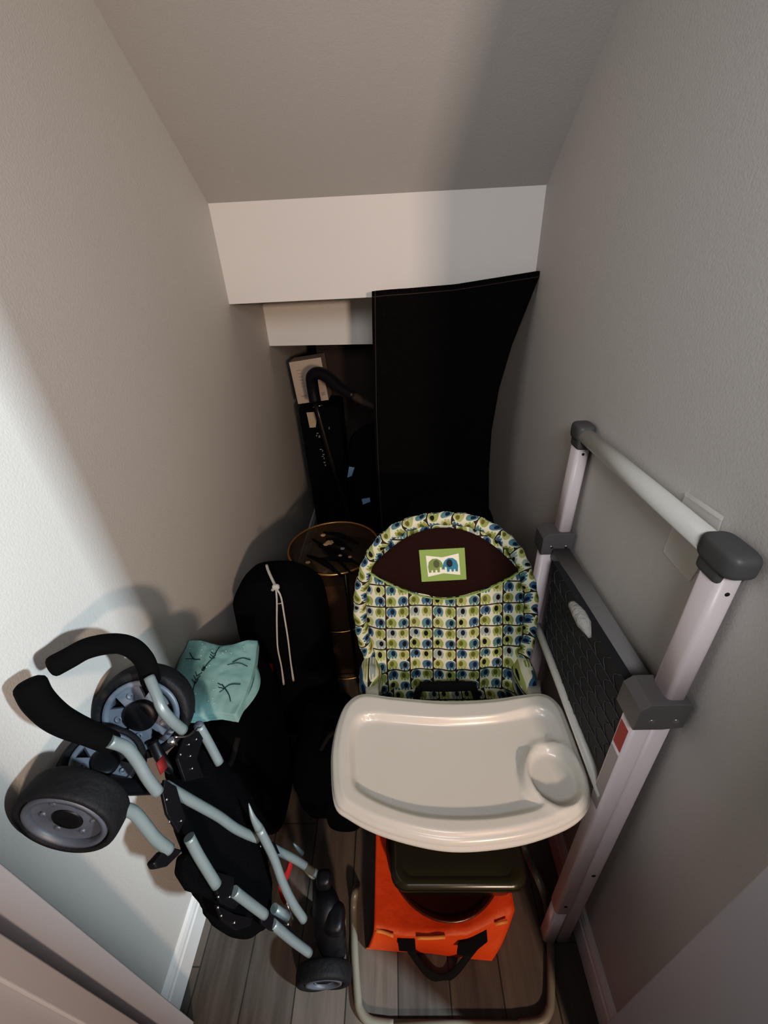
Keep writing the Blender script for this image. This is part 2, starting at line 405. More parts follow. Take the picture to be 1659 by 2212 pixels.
# regular fine grid clipped by radial layout
b.grid(tray_pt, K, 56, closeu=True)
ring = [V((q.x, q.y, q.z+tray_h(q.x, q.y))) for q in OUT]
def skirt(u, v):
    i = int(round(u*K)) % K; q = ring[i]; o = (OUT[i]-ctr); o.z = 0; o = o.normalized()
    prof = [(0, 0), (.004, -.003), (.006, -.009), (.006, -.014), (.009, -.016), (.0095, -.024), (.006, -.030), (-.004, -.031), (-.02, -.026)]
    a = prof[int(round(v*8))]; return q+o*a[0]+V((0, 0, a[1]))
b.grid(skirt, K, 8, closeu=True)
def under(u, v):
    i = int(round(u*K)) % K; o = OUT[i]; q = ctr.lerp(o, .93*(1-v)); return V((q.x, q.y, q.z-.032-.008*v))
b.grid(under, K, 6, closeu=True)
b.build('tray', 'tray', hc)
# seat back pad
def PP(px, py, off=0):
    n = V((0, 1, -.34)); return at(px, py, n=n, d=.72-.5*.34)+V((0, -.94, .34))*off
Lx = [(1112, 950), (1125, 882), (1150, 838), (1180, 812), (1220, 795), (1270, 781), (1320, 780), (1370, 786), (1410, 796), (1450, 800), (1500, 803), (1560, 812)]
Rx = [(1112, 962), (1125, 1030), (1150, 1078), (1180, 1105), (1220, 1128), (1270, 1141), (1320, 1142), (1370, 1137), (1410, 1128), (1450, 1123), (1500, 1122), (1560, 1112)]
def interp(T, y):
    for i in range(len(T)-1):
        if y <= T[i+1][0]:
            t = (y-T[i][0])/(T[i+1][0]-T[i][0]); return T[i][1]*(1-t)+T[i+1][1]*t
    return T[-1][1]
CELL = .0595
o0 = PP(957, 1300)
def padpx(u, v):
    y = 1112+(1560-1112)*(v**1.15); l, r = interp(Lx, y), interp(Rx, y); return l+(r-l)*u, y
def pad(u, v):
    px, y = padpx(u, v); q = PP(px, y); e = min(1, 4*min(u, 1-u), 5*v+.05)
    puff = .028*math.sqrt(max(0, e))
    cell = (q.x-o0.x)/CELL
    fold = .003*math.sin(cell*math.pi*2+.6*math.sin(y*.02))*smooth((y-1290)/60)
    side = .05*smooth((abs(u-.5)-.33)/.17)*smooth((y-1370)/100)
    wr = noise.noise(V((px*.02, y*.025, 1)))*.006
    return q+V((0, -.94, .34))*(puff+fold+wr+side)
def paduv(u, v):
    px, y = padpx(u, v); q = PP(px, y); w_ = .10*math.sin(y*.017)*smooth((y-1280)/80)
    return ((q.x-o0.x)/CELL+.5+w_*(u-.5), (q.z-o0.z)*1.056/CELL+.05*math.sin(u*14))
b = MB(); b.grid(pad, 64, 64, uvfn=paduv)
def padb(u, v):
    px, y = padpx(u, v); return PP(px, y)+V((0, .94, -.34))*.012
b.grid(padb, 32, 32)
b.build('seat_back_pad', 'print', hc, weld=False)
# ruffled border around the top
bp_px = [(803,1418),(787,1370),(780,1320),(781,1270),(793,1222),(813,1182),(845,1148),(890,1126),(957,1116),(1022,1124),(1070,1148),(1104,1180),(1126,1220),(1140,1270),(1141,1320),(1136,1370),(1124,1418)]
path = catmull([PP(x, y, .022) for x, y in bp_px], 8)
n_ = len(path); acc = [0]
for i in range(1, n_): acc.append(acc[-1]+(path[i]-path[i-1]).length)
cen = PP(957, 1300)
def ruf(u, v):
    i = int(round(u*(n_-1))); a = 2*math.pi*v; o = (path[i]-cen); o.normalize()
    q = o; w_ = .017+.0014*math.sin(acc[i]*150)
    return path[i]+q*math.cos(a)*w_+V((0, -.94, .34))*math.sin(a)*(.014+.002*math.sin(acc[i]*120))
def rufuv(u, v):
    i = min(n_-1, int(round(u*(n_-1)))); return (acc[i]/CELL+.15*math.sin(v*6.28), v*1.9+.1*math.sin(acc[i]*100))
b = MB(); b.grid(ruf, n_-1, 12, uvfn=rufuv); b.build('ruffled_border', 'print', hc, weld=False)
# brown eye-shaped panel
def eye(u, v):
    x = 800+(1112-800)*u; t = (u-.5)*2
    top = 1134+(1222-1134)*abs(t)**2.1; bot = 1281-(1281-1226)*abs(t)**1.8
    y = top+(bot-top)*v; e = math.sqrt(max(0, 1-abs(t)**3))*math.sqrt(max(0, min(1, 5*min(v, 1-v))))
    return PP(x, y, .029+.008*e)
b = MB(); b.grid(eye, 40, 20); b.build('head_panel', 'brown', hc)
# piping under the brown panel
b = MB(); b.tube([PP(800+312*t, 1281-(55)*abs((t-.5)*2)**1.8+2, .034) for t in [i/16 for i in range(17)]], .0022, k=2, seg=8); b.build('piping', 'pgreen', hc)
pt = MB()
pcs = [(903,1179),(998,1174),(1002,1240),(909,1245)]
def pq(u, v, off): 
    a = V((*pcs[0], 0)).lerp(V((*pcs[1], 0)), u); c = V((*pcs[3], 0)).lerp(V((*pcs[2], 0)), u); q = a.lerp(c, v); return PP(q.x, q.y, off)
pt.prism([pq(u, v, .036) for u, v in ((0, 0), (1, 0), (1, 1), (0, 1))], V((0, -.94, .34))*.004)
pt.prism([pq(u, v, .040) for u, v in ((.14, .18), (.5, .26), (.86, .16), (.87, .84), (.5, .76), (.15, .85))], V((0, -.94, .34))*.001, 1)
def eleph(cx, cy, sc, flip, mi, me_):
    P_ = [(-.95, -.1), (-.8, .45), (-.35, .8), (.2, .82), (.6, .6), (.85, .3), (.95, -.05), (1.0, -.45), (.8, -.6), (.72, -.2), (.5, -.3), (.48, -.85), (.2, -.85), (.15, -.55), (-.05, -.55), (-.1, -.85), (-.35, -.85), (-.4, -.55), (-.55, -.55), (-.6, -.85), (-.88, -.85)]
    pt.prism([pq(cx+flip*a*sc*.85, cy-b_*sc*1.25, .0412) for a, b_ in P_], V((0, -.94, .34))*.001, mi)
    pt.prism([pq(cx+flip*(.1+.33*math.cos(t*.5236))*sc, cy-(.2+.5*math.sin(t*.5236))*sc*1.2, .0424) for t in range(12)], V((0, -.94, .34))*.0008, me_)
eleph(.335, .5, .205, 1, 2, 5); eleph(.665, .5, .205, -1, 3, 4)
pt.build('appliqué_patch'.replace('é', 'e'), ['pgreen', 'pwhite', 'pel', 'pbl', 'pdk', 'pear'], hc)
# seat side wings and cushion
for sgn, pts in ((-1, [(790,1405),(778,1430),(783,1462),(800,1480)]), (1, [(1130,1398),(1143,1425),(1142,1460),(1126,1480)])):
    b = MB(); c = PP(803 if sgn < 0 else 1120, 1445, .05)
    ax = V((px2m(24, c), 0, 0))
    def wing(u, v, c=c, sgn=sgn):
        th = 2*math.pi*u; ph = math.pi*(v-.5)
        q = V((px2m(25, c)*math.cos(ph)*math.cos(th), .07*math.cos(ph)*math.sin(th), px2m(44, c)*math.sin(ph)))
        return c+q*(1+.12*noise.noise(q*40+V((sgn, 0, 0))))
    b.grid(wing, 28, 16, uvfn=lambda u, v: (u*4.2, v*2.2), closeu=True)
    o = b.build('seat_wing_pad', 'print', hc); planar_uv(o, (0, 2), CELL)
b = MB(); sc_ = V((.105, .62, .50))
b.rbox(sc_, (.17, 0, 0), (0, .155, 0), (0, 0, .035), p=5)
o = b.build('seat_cushion', 'print', hc); planar_uv(o, (0, 1), CELL)
b = MB(); b.rbox((.105, .63, .44), (.175, 0, 0), (0, .165, 0), (0, 0, .03), p=8); 
b.rbox((.112, .815, .66), (.165, 0, 0), (0, .012, .004), (0, .085, .24), p=5); b.build('seat_shell', 'wplastic', hc)
# armrests: white bars from under the tray to the seat back
for pa, pb in (((808,1450),(806,1512)), ((1131,1450),(1146,1512))):
    a = PP(*pa, .085); c = tp(pb[0], pb[1], -.020); w_ = V(((pa[0]-960)*.0, 0, 0))
    b = MB(); b.beam(a+V((0, .01, .012)), c+V((0, -.05, -.012)), px2m(28, a), .03, (1, 0, 0), bev=.004); b.build('armrest', 'wplastic', hc)
# harness strap lying over the seat
b = MB()
hp = [(905,1540),(900,1500),(899,1468),(915,1453),(955,1449),(1000,1450),(1016,1462),(1022,1500),(1020,1540)]
b.sweep(catmull([PP(x, y, .062) for x, y in hp], 6), [(-.009, -.001), (.009, -.001), (.009, .001), (-.009, .001)], up=(0, -.34, -.94) if False else None)
b.tube([PP(905, 1455, .058), PP(955, 1452, .066), PP(1012, 1454, .058)], .012, seg=10)
b.build('harness_strap', 'strap', hc)
# legs: bent steel tubes forming the floor loop
lr = .0095
fl = [V((-.05, .58, .50)), V((-.115, .55, .42)), at(806, 1760, X=-.125), at(808, 1800, X=-.128), at(803, 1842, X=-.135), at(780, 1885, X=-.15), at(768, 1925, Z=lr+.03), at(764, 1960, Z=lr), at(766, 2060, Z=lr), at(772, 2150, Z=lr), at(778, 2182, Z=lr), at(800, 2206, Z=lr), at(850, 2215, Z=lr)]
fr = [V((.27, .58, .50)), V((.31, .55, .42)), at(1126, 1760, X=.318), at(1130, 1810, X=.318), at(1138, 1845, X=.322), at(1165, 1905, X=.33), at(1180, 1950, Z=lr+.03), at(1187, 2000, Z=lr), at(1190, 2080, Z=lr), at(1190, 2150, Z=lr), at(1186, 2182, Z=lr), at(1168, 2206, Z=lr), at(1120, 2215, Z=lr)]
b = MB(); b.tube(fl, lr, k=6); b.build('leg', 'legm', hc)
b = MB(); b.tube(fr, lr, k=6); b.build('leg', 'legm', hc)
b = MB(); b.tube([fl[-1], fr[-1]], lr, k=1); b.build('floor_bar', 'legm', hc)
for sx, x0 in ((-1, -.06), (1, .27)):
    b = MB(); b.tube([V((x0, .72, .46)), V((x0+sx*.03, .80, .30)), V((x0+sx*.055, .90, .012))], lr, k=6); b.build('rear_leg', 'legm', hc)
b = MB(); b.tube([V((.325, .905, .0125)), V((-.115, .905, .0125))], lr, k=1); b.build('rear_floor_bar', 'legm', hc)

# ------------------------------------------------------------------ step stool
st = thing('step_stool', 'white folding step stool with grey platform leaning on the right wall', 'step stool', (.385, .6, 0))
def nearp(z): # axis of the near rail pair at height z
    t = z/1.18; return V((.380+.035*t, .362+.063*t, z))
def farp(z):
    t = z/1.18; return V((.376+.039*t, .815+.065*t, z))
XV = (1, 0, 0)
wd = .034
for fn, far in ((nearp, 0), (farp, 1)):
    # upper handle post (rear rail continues up)
    zb, zt = (.855, 1.155)
    off = V((.000, 0, 0))
    b = MB(); b.beam(fn(.89)+off, fn(zt)+off, .030, .040, XV, bev=.008); 
    for z in (zt-.03,): b.lathe([(0, 0), (.003, 0), (.003, .0012), (0, .0012)], fn(z)+V((0, -.0198, 0)), (0, -1, 0), 1, seg=12)
    b.build('handle_post', ['alu', 'hole'], st)
    # front rail & rear leg, side by side
    fo, ro = V((-.031, -.002, 0)), V((.004, .003, 0))
    b = MB(); b.beam(fn(.185)+fo, fn(.885)+fo, .033, .034, XV, bev=.007)
    b.beam(fn(.012)+fo+V((.001, .001, 0)), fn(.186)+fo+V((.001, .001, 0)), .031, .030, XV, bev=.006)
    c = fn(.225)+fo+V((0, -.0165, 0)); b.lathe([(0, 0), (.004, 0), (.004, .0012), (0, .0012)], c, (0, -1, 0), 1, seg=12)
    b.build('front_rail', ['alu', 'hole'], st)
    b = MB(); b.beam(fn(.004)+ro, fn(.86)+ro, .033, .034, XV, bev=.007)
    c = fn(.36)+ro+V((0, -.0165, 0)); b.lathe([(0, 0), (.0045, 0), (.0045, .0012), (0, .0012)], c, (0, -1, 0), 1, seg=12)
    b.build('rear_leg', ['alu', 'hole'], st)
    # bracket
    b = MB(); c = fn(.900)
    P_ = [(-.053, -.035), (-.053, .012), (-.040, .026), (.019, .026), (.022, .018), (.022, -.030), (-.008, -.035)]
    b.prism([c+V((x, -.027, z)) for x, z in P_], (0, .054, 0))
    for x in (-.030, .006): b.lathe([(0, .0), (.0045, 0), (.0045, .0015), (.002, .0025), (0, .0025)], c+V((x, -.0268, -.012)), (0, -1, 0), 1, seg=14)
    b.build('hinge_bracket', ['brk', 'steel'], st, bevel=.005)
    b = MB(); c = fn(zt)+V((0, .004 if not far else -.004, .010))
    sg = 1 if not far else -1
    b.rbox(c+V((-.002, -.004*sg, .006)), (.0205, 0, 0), (0, .035 if not far else .026, 0), (0, 0, .0195), p=4)
    b.rbox(c+V((0, 0, -.012)), (.0185, 0, 0), (0, .023, 0), (0, 0, .018), p=6)
    b.build('end_cap', 'cap', st, weld=False)
a, c = nearp(1.163)+V((-.002, .01, .004)), farp(1.163)+V((-.002, -.01, .004))
b = MB(); b.tube([a, c], .0165, k=1, seg=20); b.build('hand_bar', 'alub', st)
a, c = nearp(.60)+V((-.048, .0, 0)), farp(.60)+V((-.048, -.0, 0))
a = at(1292, 1690, X=.345); c = at(1164, 1354, X=.352)
a = at(1302, 1722, X=.358); c = at(1160, 1350, X=.350)
b = MB(); b.tube([a, c], .0095, k=1, seg=16); b.build('lower_bar', 'alub', st)
# folded platform: rim and tread panel
n0, n1 = nearp(.868)+V((-.012, .03, 0)), farp(.868)+V((-.012, -.025, 0))
b = MB(); b.beam(n0+V((.008, 0, 0)), n1+V((.008, 0, 0)), .044, .030, XV, bev=.005); b.build('platform_rim', 'rim', st)
pb0, pb1 = nearp(.60)+V((-.018, .03, 0)), farp(.60)+V((-.018, -.025, 0))
b = MB(); q0, q1 = at(1368, 1500, X=.362), at(1194, 1212, X=.366); pb0, pb1 = at(1298, 1660, X=.357), at(1172, 1395, X=.358)
nx = V((-1, 0, 0))
b.prism([q0, q1, pb1, pb0], (.016, 0, 0))
def tr(u, v, o=.0012): return q0.lerp(q1, u).lerp(pb0.lerp(pb1, u), v)+nx*o
for k in range(1, 6):
    v = k/6+.0; b.sweep([tr(u/12, v) for u in range(13)], [(-.0007, -.0005), (.0007, -.0005), (.0007, .0005), (-.0007, .0005)], 1)
for r_ in range(6):
    for k in range(10):
        u = (k+(.5 if r_ % 2 else 0))/10; u2 = u+.035
        if u2 > .99: continue
        b.sweep(catmull([tr(u, r_/6), tr(u+.045, (r_+.5)/6), tr(u+.01, (r_+1)/6)], 4), [(-.0006, -.0005), (.0006, -.0005), (.0006, .0005), (-.0006, .0005)], 1)
b.build('platform_tread', ['tread', 'treadl'], st)
# pale ribbed strap over the tread
lq = [at(x, y, X=.335) for x, y in ((1236,1305),(1250,1325),(1262,1348),(1274,1376))]
b = MB(); b.tube(lq, [.008, .0125, .0125, .003], k=5, seg=12); b.build('release_strap', 'loop', st)
# labels on the near front rail (facing into the closet)
def railpt(z, y): return nearp(z)+V((-.031-.0168, y-.002, 0))
b = MB(); b.prism([railpt(.845, -.012), railpt(.845, .010), railpt(.79, .010), railpt(.79, -.012)], (-.0006, 0, 0)); b.build('red_label', 'lred', st)
b = MB(); b.prism([railpt(.78, -.012), railpt(.78, .010), railpt(.62, .010), railpt(.62, -.012)], (-.0006, 0, 0)); b.build('grey_label', 'lgrey', st)
# clear plastic sleeve hanging behind the bar, against the wall
b = MB(); P_ = [(1462,1110),(1434,1192),(1490,1256),(1540,1185),(1562,1118),(1484,1066)]
b.prism([at(x, y, X=.4325) for x, y in P_], (-.0012, 0, 0))
b.beam(at(1482, 1066, X=.43), at(1560, 1120, X=.43), .006, .004, (0, 0, 1), bev=.001)
tag(b.build('plastic_sleeve', 'clear'), 'clear plastic sleeve on the right wall behind the stool hand bar', 'sleeve')

# ------------------------------------------------------------------ folded stroller
sr = thing('folded_stroller', 'folded umbrella stroller with black foam handles leaning on the left wall', 'stroller', (-.25, .35, 0))
SN = V((1, 0, .30)); SD = -.192
def sp_(px, py, off=0): return at(px, py, n=SN, d=SD+off)
def stube(P_, rpx, name='frame_tube', matn='tube', off=0, r=None, **k):
    pts = [sp_(q[0], q[1], off+(q[2] if len(q) > 2 else 0)) for q in P_]
    rr = r or px2m(rpx, pts[len(pts)//2]); b = MB(); b.tube(pts, rr, **k); return b.build(name, matn, sr)
stube([(118,1438,-.02),(150,1421,-.01),(185,1402,.005),(225,1392,.01),(262,1391,.01),(292,1404,.01),(314,1430,.005),(326,1470,0)], 22, 'handle_grip', 'foam', r=.0165, round_end=True)
stube([(66,1482,-.02),(82,1512,-.02),(115,1545,-.01),(150,1566,0),(193,1584,.005),(238,1603,.005)], 30, 'handle_grip', 'foam', r=[.0195, .0195, .0190, .018, .0165, .016], round_end=True)
T = [
 ([(322,1462,.0),(338,1500,.012),(350,1530,.018),(370,1555,.018),(396,1578,.012)], 0),
 ([(236,1601,.004),(272,1615,.006),(297,1645,.006),(318,1680,.006),(342,1712,.006)], 0),
 ([(358,1698),(410,1728),(470,1762),(510,1790),(556,1812)], 0),
 ([(590,1833),(640,1858),(684,1888)], 0),
 ([(430,1568),(452,1606),(474,1648)], -.01),
 ([(262,1745),(290,1756),(315,1785),(335,1810),(366,1836)], .0),
 ([(408,1808),(430,1850),(468,1912)], .01),
 ([(505,1925),(540,1952),(572,1976)], .015),
 ([(588,1995),(630,2030),(668,2058)], .01),
 ([(560,1790),(590,1850),(610,1905),(632,1950),(656,1986)], .03),
 ([(592,1962),(620,1980)], 0),
]
for P_, o_ in T: stube(P_, 0, off=o_+.014, r=.0090)
b = MB(); q = [sp_(537, 1735, .044), sp_(546, 1765, .044), sp_(560, 1790, .044)]; b.tube(q, [.0012, .0055, .0090], k=4); b.build('frame_tube', 'tube', sr)
b = MB(); b.tube([sp_(634, 1822), sp_(652, 1843)], [.002, .007], k=1); b.build('frame_tube', 'tube', sr)
stube([(655,1870),(672,1890),(690,1902)], 0, 'axle_pin', 'legm', r=.006)
# open tube ends with a dark socket
for x, y in ((360,1700),(431,1569)):
    c = sp_(x, y); b = MB(); b.lathe([(0, 0), (.0092, 0), (.0095, .004), (.0085, .010), (0, .010)], c, ray(x, y)*-1+RT*-.4+UP*.2, seg=18); b.build('tube_end', 'hubd', sr)
# seat fabric bundle (one soft folded mass)
ax_px = [(385,1610,30),(405,1650,62),(440,1725,92),(482,1810,114),(510,1870,112),(540,1925,82),(562,1965,50),(572,1992,16)]
cl = catmull([sp_(x, y, -.035) for x, y, r in ax_px], 5); rs = lerp_list([px2m(r, sp_(x, y)) for x, y, r in ax_px], len(cl))
b = MB(); b.sweep(cl, [((1+.08*math.sin(5*t))*math.cos(t), .45*math.sin(t)) for t in [2*math.pi*j/28 for j in range(28)]], scale=rs, up=tuple(V((0, 1, 0))))
for v in b.bm.verts: v.co += V((0, 0, 1))*0+SN.normalized()*noise.noise(v.co*22)*.010
b.build('folded_fabric', 'fabric', sr)
# pleated black canopy cloth and levers at the lower edge
b = MB()
b.prism([sp_(x, y, -.01) for x, y in ((378,1850),(372,1890),(395,1925),(440,1940),(470,1975),(520,2000),(500,1940),(440,1870),(400,1835))], (.02, 0, .004))
b.build('canopy_edge', 'fabric', sr, bevel=.006)
b = MB(); b.prism([sp_(x, y, 0) for x, y in ((313,1866),(320,1880),(345,1874),(370,1850),(380,1838),(355,1832),(335,1842))], (.015, 0, .004)); b.build('fold_lever', 'bplastic', sr, bevel=.004)
# plates with rivets along the folding joints
def plate(P_, riv, off=.02):
    b = MB(); b.prism([sp_(x, y, off) for x, y in P_], SN.normalized()*.006)
    for x, y, r in riv: b.lathe([(0, .0025), (.0012, .0022), (.0022, .001), (.0025, 0), (0, 0)], sp_(x, y, off+.0075), -ray(x, y), 1, seg=12); 
    b.build('joint_plate', ['bplastic', 'steel'], sr, bevel=.002)
plate([(465,1885),(500,1895),(498,1935),(520,1945),(500,1965),(470,1950),(458,1915)], [(470,1897,2),(472,1937,2),(496,1937,2)])
plate([(462,1955),(500,1975),(540,1985),(535,2000),(505,2010),(475,1990)], [(471,1960,2),(506,1993,2),(478,1978,2)])
plate([(350,1685),(375,1700),(395,1770),(380,1800),(355,1760),(345,1715)], [(360,1727,2),(391,1773,2),(366,1775,2)])
plate([(555,1960),(600,1985),(635,2010),(625,2025),(580,2010),(560,1995)], [(622,1996,2)])
plate([(395,1590),(440,1575),(420,1640),(435,1680),(395,1690),(378,1640)], [(408,1608,1.5),(415,1660,1.5),(390,1630,1.5),(424,1597,1.5),(411,1633,1.5)], .0)
plate([(556,1805),(590,1822),(600,1845),(575,1840)], [(563,1828,2)])
b = MB(); b.tube([sp_(378, 1592, .01), sp_(405, 1590, .012), sp_(428, 1572, .01)], .002, seg=8, k=4); b.tube([sp_(368, 1598, .012), sp_(382, 1610, .012)], [.006, .002], k=1); b.build('latch_rod', 'steel', sr)
b = MB(); b.tube([sp_(619, 1948, .02), sp_(632, 1985, .02)], .0018, k=1, seg=8); b.build('brake_rod', 'steel', sr)
for P_, mt, o_ in (([(630,1860),(620,1890),(606,1905)], 'red', .0), ([(605,1905),(610,1930),(618,1945)], 'red', .0), ([(345,1640),(355,1665)], 'dred', .025)):
    b = MB(); b.sweep(catmull([sp_(x, y, o_) for x, y in P_], 4), [(-.009, -.0008), (.009, -.0008), (.009, .0008), (-.009, .0008)], up=(0, 1, .0)); b.build('webbing_strap', mt, sr)
def wheel(c, nrm, R_, wid, name='wheel', hubr=.76, style=0, capr=.33):
    nrm = V(nrm).normalized(); c = V(c); A = nrm.orthogonal().normalized(); B = nrm.cross(A)
    b = MB(); h = wid/2
    # hub dish: rim ring, disc, boss
    b.lathe([(R_*hubr, h*.75), (R_*(hubr-.02), h*.95), (R_*(hubr-.11), h*.95), (R_*(hubr-.13), h*.55), (R_*(hubr-.13), -h*.5), (R_*hubr, -h*.75)], c, nrm)
    if style == 0:
        for k in range(5):   # broad spokes leaving dark openings
            a0 = k*2*math.pi/5+.5; d = A*math.cos(a0)+B*math.sin(a0); t_ = nrm.cross(d)
            w0, w1 = R_*.20, R_*.27
            b.prism([c+d*R_*.2+t_*w0+nrm*h*.55, c+d*R_*(hubr-.1)+t_*w1+nrm*h*.7, c+d*R_*(hubr-.1)-t_*w1+nrm*h*.7, c+d*R_*.2-t_*w0+nrm*h*.55], nrm*-.006)
            b.lathe([(R_*.07, .0), (R_*.075, .002), (R_*.05, .0025), (R_*.04, .0005), (0, .0005)], c+d*R_*.48+nrm*h*.62, nrm, seg=14)
    else:
        b.lathe([(R_*(hubr-.12), h*.55), (R_*.55, h*.35), (R_*.4, h*.5), (R_*.3, h*.55), (0, h*.55)], c, nrm)
        for k in range(6):
            a0 = k*math.pi/3; d = A*math.cos(a0)+B*math.sin(a0)
            b.lathe([(R_*.06, -.002), (R_*.06, .002), (R_*.03, .0025), (0, .001)], c+d*R_*.48+nrm*h*.45, nrm, seg=12)
    b.lathe([(R_*(hubr-.12), -h*.3), (0, -h*.3)], c, nrm, 1)
    w = b.build(name, ['hub' if style == 0 else 'hubd', 'bplastic'], sr)
    b = MB(); prof = []
    for k in range(25):
        t = 2*math.pi*k/24; ct, st_ = math.cos(t), math.sin(t); e = .55
        prof.append((R_*((1+hubr)/2)+R_*(1-hubr)/2*abs(ct)**e*(1 if ct > 0 else -1), h*abs(st_)**.7*(1 if st_ > 0 else -1)))
    b.lathe(prof, c, nrm, seg=56)
    t = b.build('tyre', 'tyre', w)
    b = MB(); b.lathe([(R_*capr, h*.3), (R_*capr, h*(.95 if style == 0 else .6)), (R_*capr*.94, h*(1.05 if style == 0 else .66)), (R_*capr*.7, h*(1.12 if style == 0 else .60)), (R_*capr*.35, h*(1.16 if style == 0 else .56)), (0, h*(1.18 if style == 0 else .55))], c, nrm, seg=32); b.build('hub_cap', 'bplastic', w)
    return w
def vw(p, r, u, v=1): return (CAM-p).normalized()*v+RT*r+UP*u
c = at(314, 1534, X=-.49); wheel(c, vw(c, -.34, -.44), px2m(98, c), .046, hubr=.78)
c = at(158, 1750, X=-.485); wheel(c, vw(c, -.50, -.78, .95), px2m(107, c), .042, hubr=.82, style=1, capr=.30)
c = at(222, 1656, X=-.50); wheel(c, vw(c, .44, .74, .55), px2m(84, c), .030, hubr=.80)
c = at(700, 2106, Z=.048); wheel(c, vw(c, -.05, -1.15, 1.0), px2m(60, c), .036, name='front_wheel', hubr=.66, style=1, capr=.3)
c2 = c+V((-.01, .10, .0)); wheel(c2, vw(c2, .3, .6, -.5), .045, .03, name='front_wheel', hubr=.66, style=1, capr=.3)
b = MB(); b.tube([sp_(690, 1900, -.01), at(705, 1960, X=-.20), at(715, 2020, X=-.195), c+V((.03, .03, .02))], [.018, .034, .038, .026], k=5)
b.rbox(at(725, 1985, X=-.175), (.022, 0, 0), (0, .03, 0), (0, 0, .022), p=3); b.rbox(at(700, 1900, X=-.2), (.018, 0, 0), (0, .018, 0), (0, 0, .02), p=3)
b.build('wheel_fork', 'bplastic', sr)
stube([(330,1600,-.05),(350,1640,-.04),(385,1670,-.03)], 0, 'axle_arm', 'bplastic', r=.010)
stube([(170,1690,-.01),(260,1700,-.02),(330,1700,-.02)], 0, 'axle_arm', 'bplastic', r=.012)

# ------------------------------------------------------------------ teal folded cloth on a black bag
b = MB(); bc = V((-.456, .675, .318)); b.rbox(bc, (.090, 0, 0), (0, .125, 0), (0, 0, .310), p=5, lump=.010, seed=2)
tb = thing('black_duffel', 'lumpy black bag under the folded teal cloth by the left wall', 'bag', (-.450, .675, 0)); b.build('bag_body', 'fabric', tb)
b = MB(); b.tube([bc+V((-.05, -.11, .24)), bc+V((-.03, -.14, .17)), bc+V((.03, -.14, .17)), bc+V((.06, -.11, .24))], .007, seg=8); b.build('carry_handle', 'strap', tb)
TZ = .675
cor = [(408,1384),(550,1384),(520,1520),(376,1478)]   # TL TR BR BL of the top layer, as seen
def tq(u, v, z=TZ):
    C_ = [at(409, 1384, Z=z-.002), at(552, 1386, Z=z-.002), at(505, 1540, Z=z-.015), at(392, 1538, Z=z-.02)]
    a = C_[0].lerp(C_[1], u); d = C_[3].lerp(C_[2], u); q = a.lerp(d, v)
    bow = 4*u*(1-u); q.x -= .022*math.sin(v*math.pi)*(1-u); q.x += .010*math.sin(v*math.pi*.9)*u
    q.y += .006*math.sin(u*9)*(1-v)-.010*bow*(1-v)-.004*math.sin(u*7)*v
    q.z += .014*math.sin(math.pi*u)*math.sin(math.pi*v)+.004*noise.noise(V((u*4, v*4, 2)))+.003*noise.noise(V((u*11, v*9, 5)))
    return q
b = MB(); b.grid(lambda u, v: tq(u, v), 34, 34)
def edge(u, v):
    s_ = u*4; k = int(s_) % 4; t = s_-int(s_)
    uu, vv = [(t, 0), (1, t), (1-t, 1), (0, 1-t)][k]; q = tq(uu, vv); o = (q-tq(.5, .5)); o.z = 0; o.normalize()
    return q+o*(.007*math.sin(v*math.pi*3)**2*(1 if v < .95 else .3))-V((0, 0, .028*v))
b.grid(edge, 80, 12, closeu=True)
b.grid(lambda u, v: tq(u, v)-V((0, 0, .028)), 12, 12)
def strip(P_, w=.0011, mi=1):
    pts = catmull([tq(u, v)+V((0, -.0003, .0014)) for u, v in P_], 4); b.sweep(pts, [(-w, -.0004), (w, -.0004), (w, .0004), (-w, .0004)], mi, up=(0, 0, 1)) if False else b.tube(pts, w, mi, k=1, seg=6)
strip([(.50, .02), (.50, .15), (.49, .22), (.44, .34), (.40, .42)]); strip([(.40, .42), (.39, .47)], .0035)
strip([(.30, .62), (.27, .75), (.26, .88), (.27, .99)])
for s1 in (-1, 1):
    for k_ in range(3):
        strip([(.30+.01*k_, .66-.05*k_), (.30+s1*.05+.02*k_, .60-.05*k_)], .0008); strip([(.47, .27-.04*k_), (.47+s1*.04, .245-.04*k_)], .0008)
strip([(.68, .68), (.80, .80), (.86, .88)]); strip([(.70, .74), (.80, .68), (.93, .66)]); strip([(.64, .72), (.72, .73)], .0008); strip([(.66, .78), (.72, .73)], .0008); strip([(.62, .66), (.68, .69)], .0008)
strip([(.10, .20), (.20, .30), (.30, .30)]); strip([(.08, .30), (.20, .30)], .0008); strip([(.75, .35), (.85, .28), (.97, .30)]); strip([(.70, .40), (.82, .36), (.95, .40)], .0008)
random.seed(9)
for _ in range(34):
    u, v = random.uniform(.05, .95), random.uniform(.05, .95); b.lathe([(.0016, 0), (.0014, .0008), (0, .0009)], tq(u, v)+V((0, 0, .0008)), (0, 0, 1), 2, seg=8)
cloth = b.build('folded_cloth', ['teal', 'twig', 'dot'], weld=False)
tag(cloth, 'folded teal cloth with dark twig print lying on a black bag', 'cloth')
# second fold peeking out on the right side
b = MB(); 
def fold(u, v):
    a = at(548, 1420, Z=TZ-.03).lerp(at(512, 1545, Z=TZ-.03), u); q = a+V((.012*math.sin(math.pi*u)+.018*v*math.sin(math.pi*min(1, u*1.1)), 0, .010*math.sin(v*math.pi)-.004))
    return q
b.grid(fold, 16, 8); b.grid(lambda u, v: fold(u, v)-V((.0, 0, .012)), 16, 8)
o = b.build('lower_fold', 'teal', cloth)

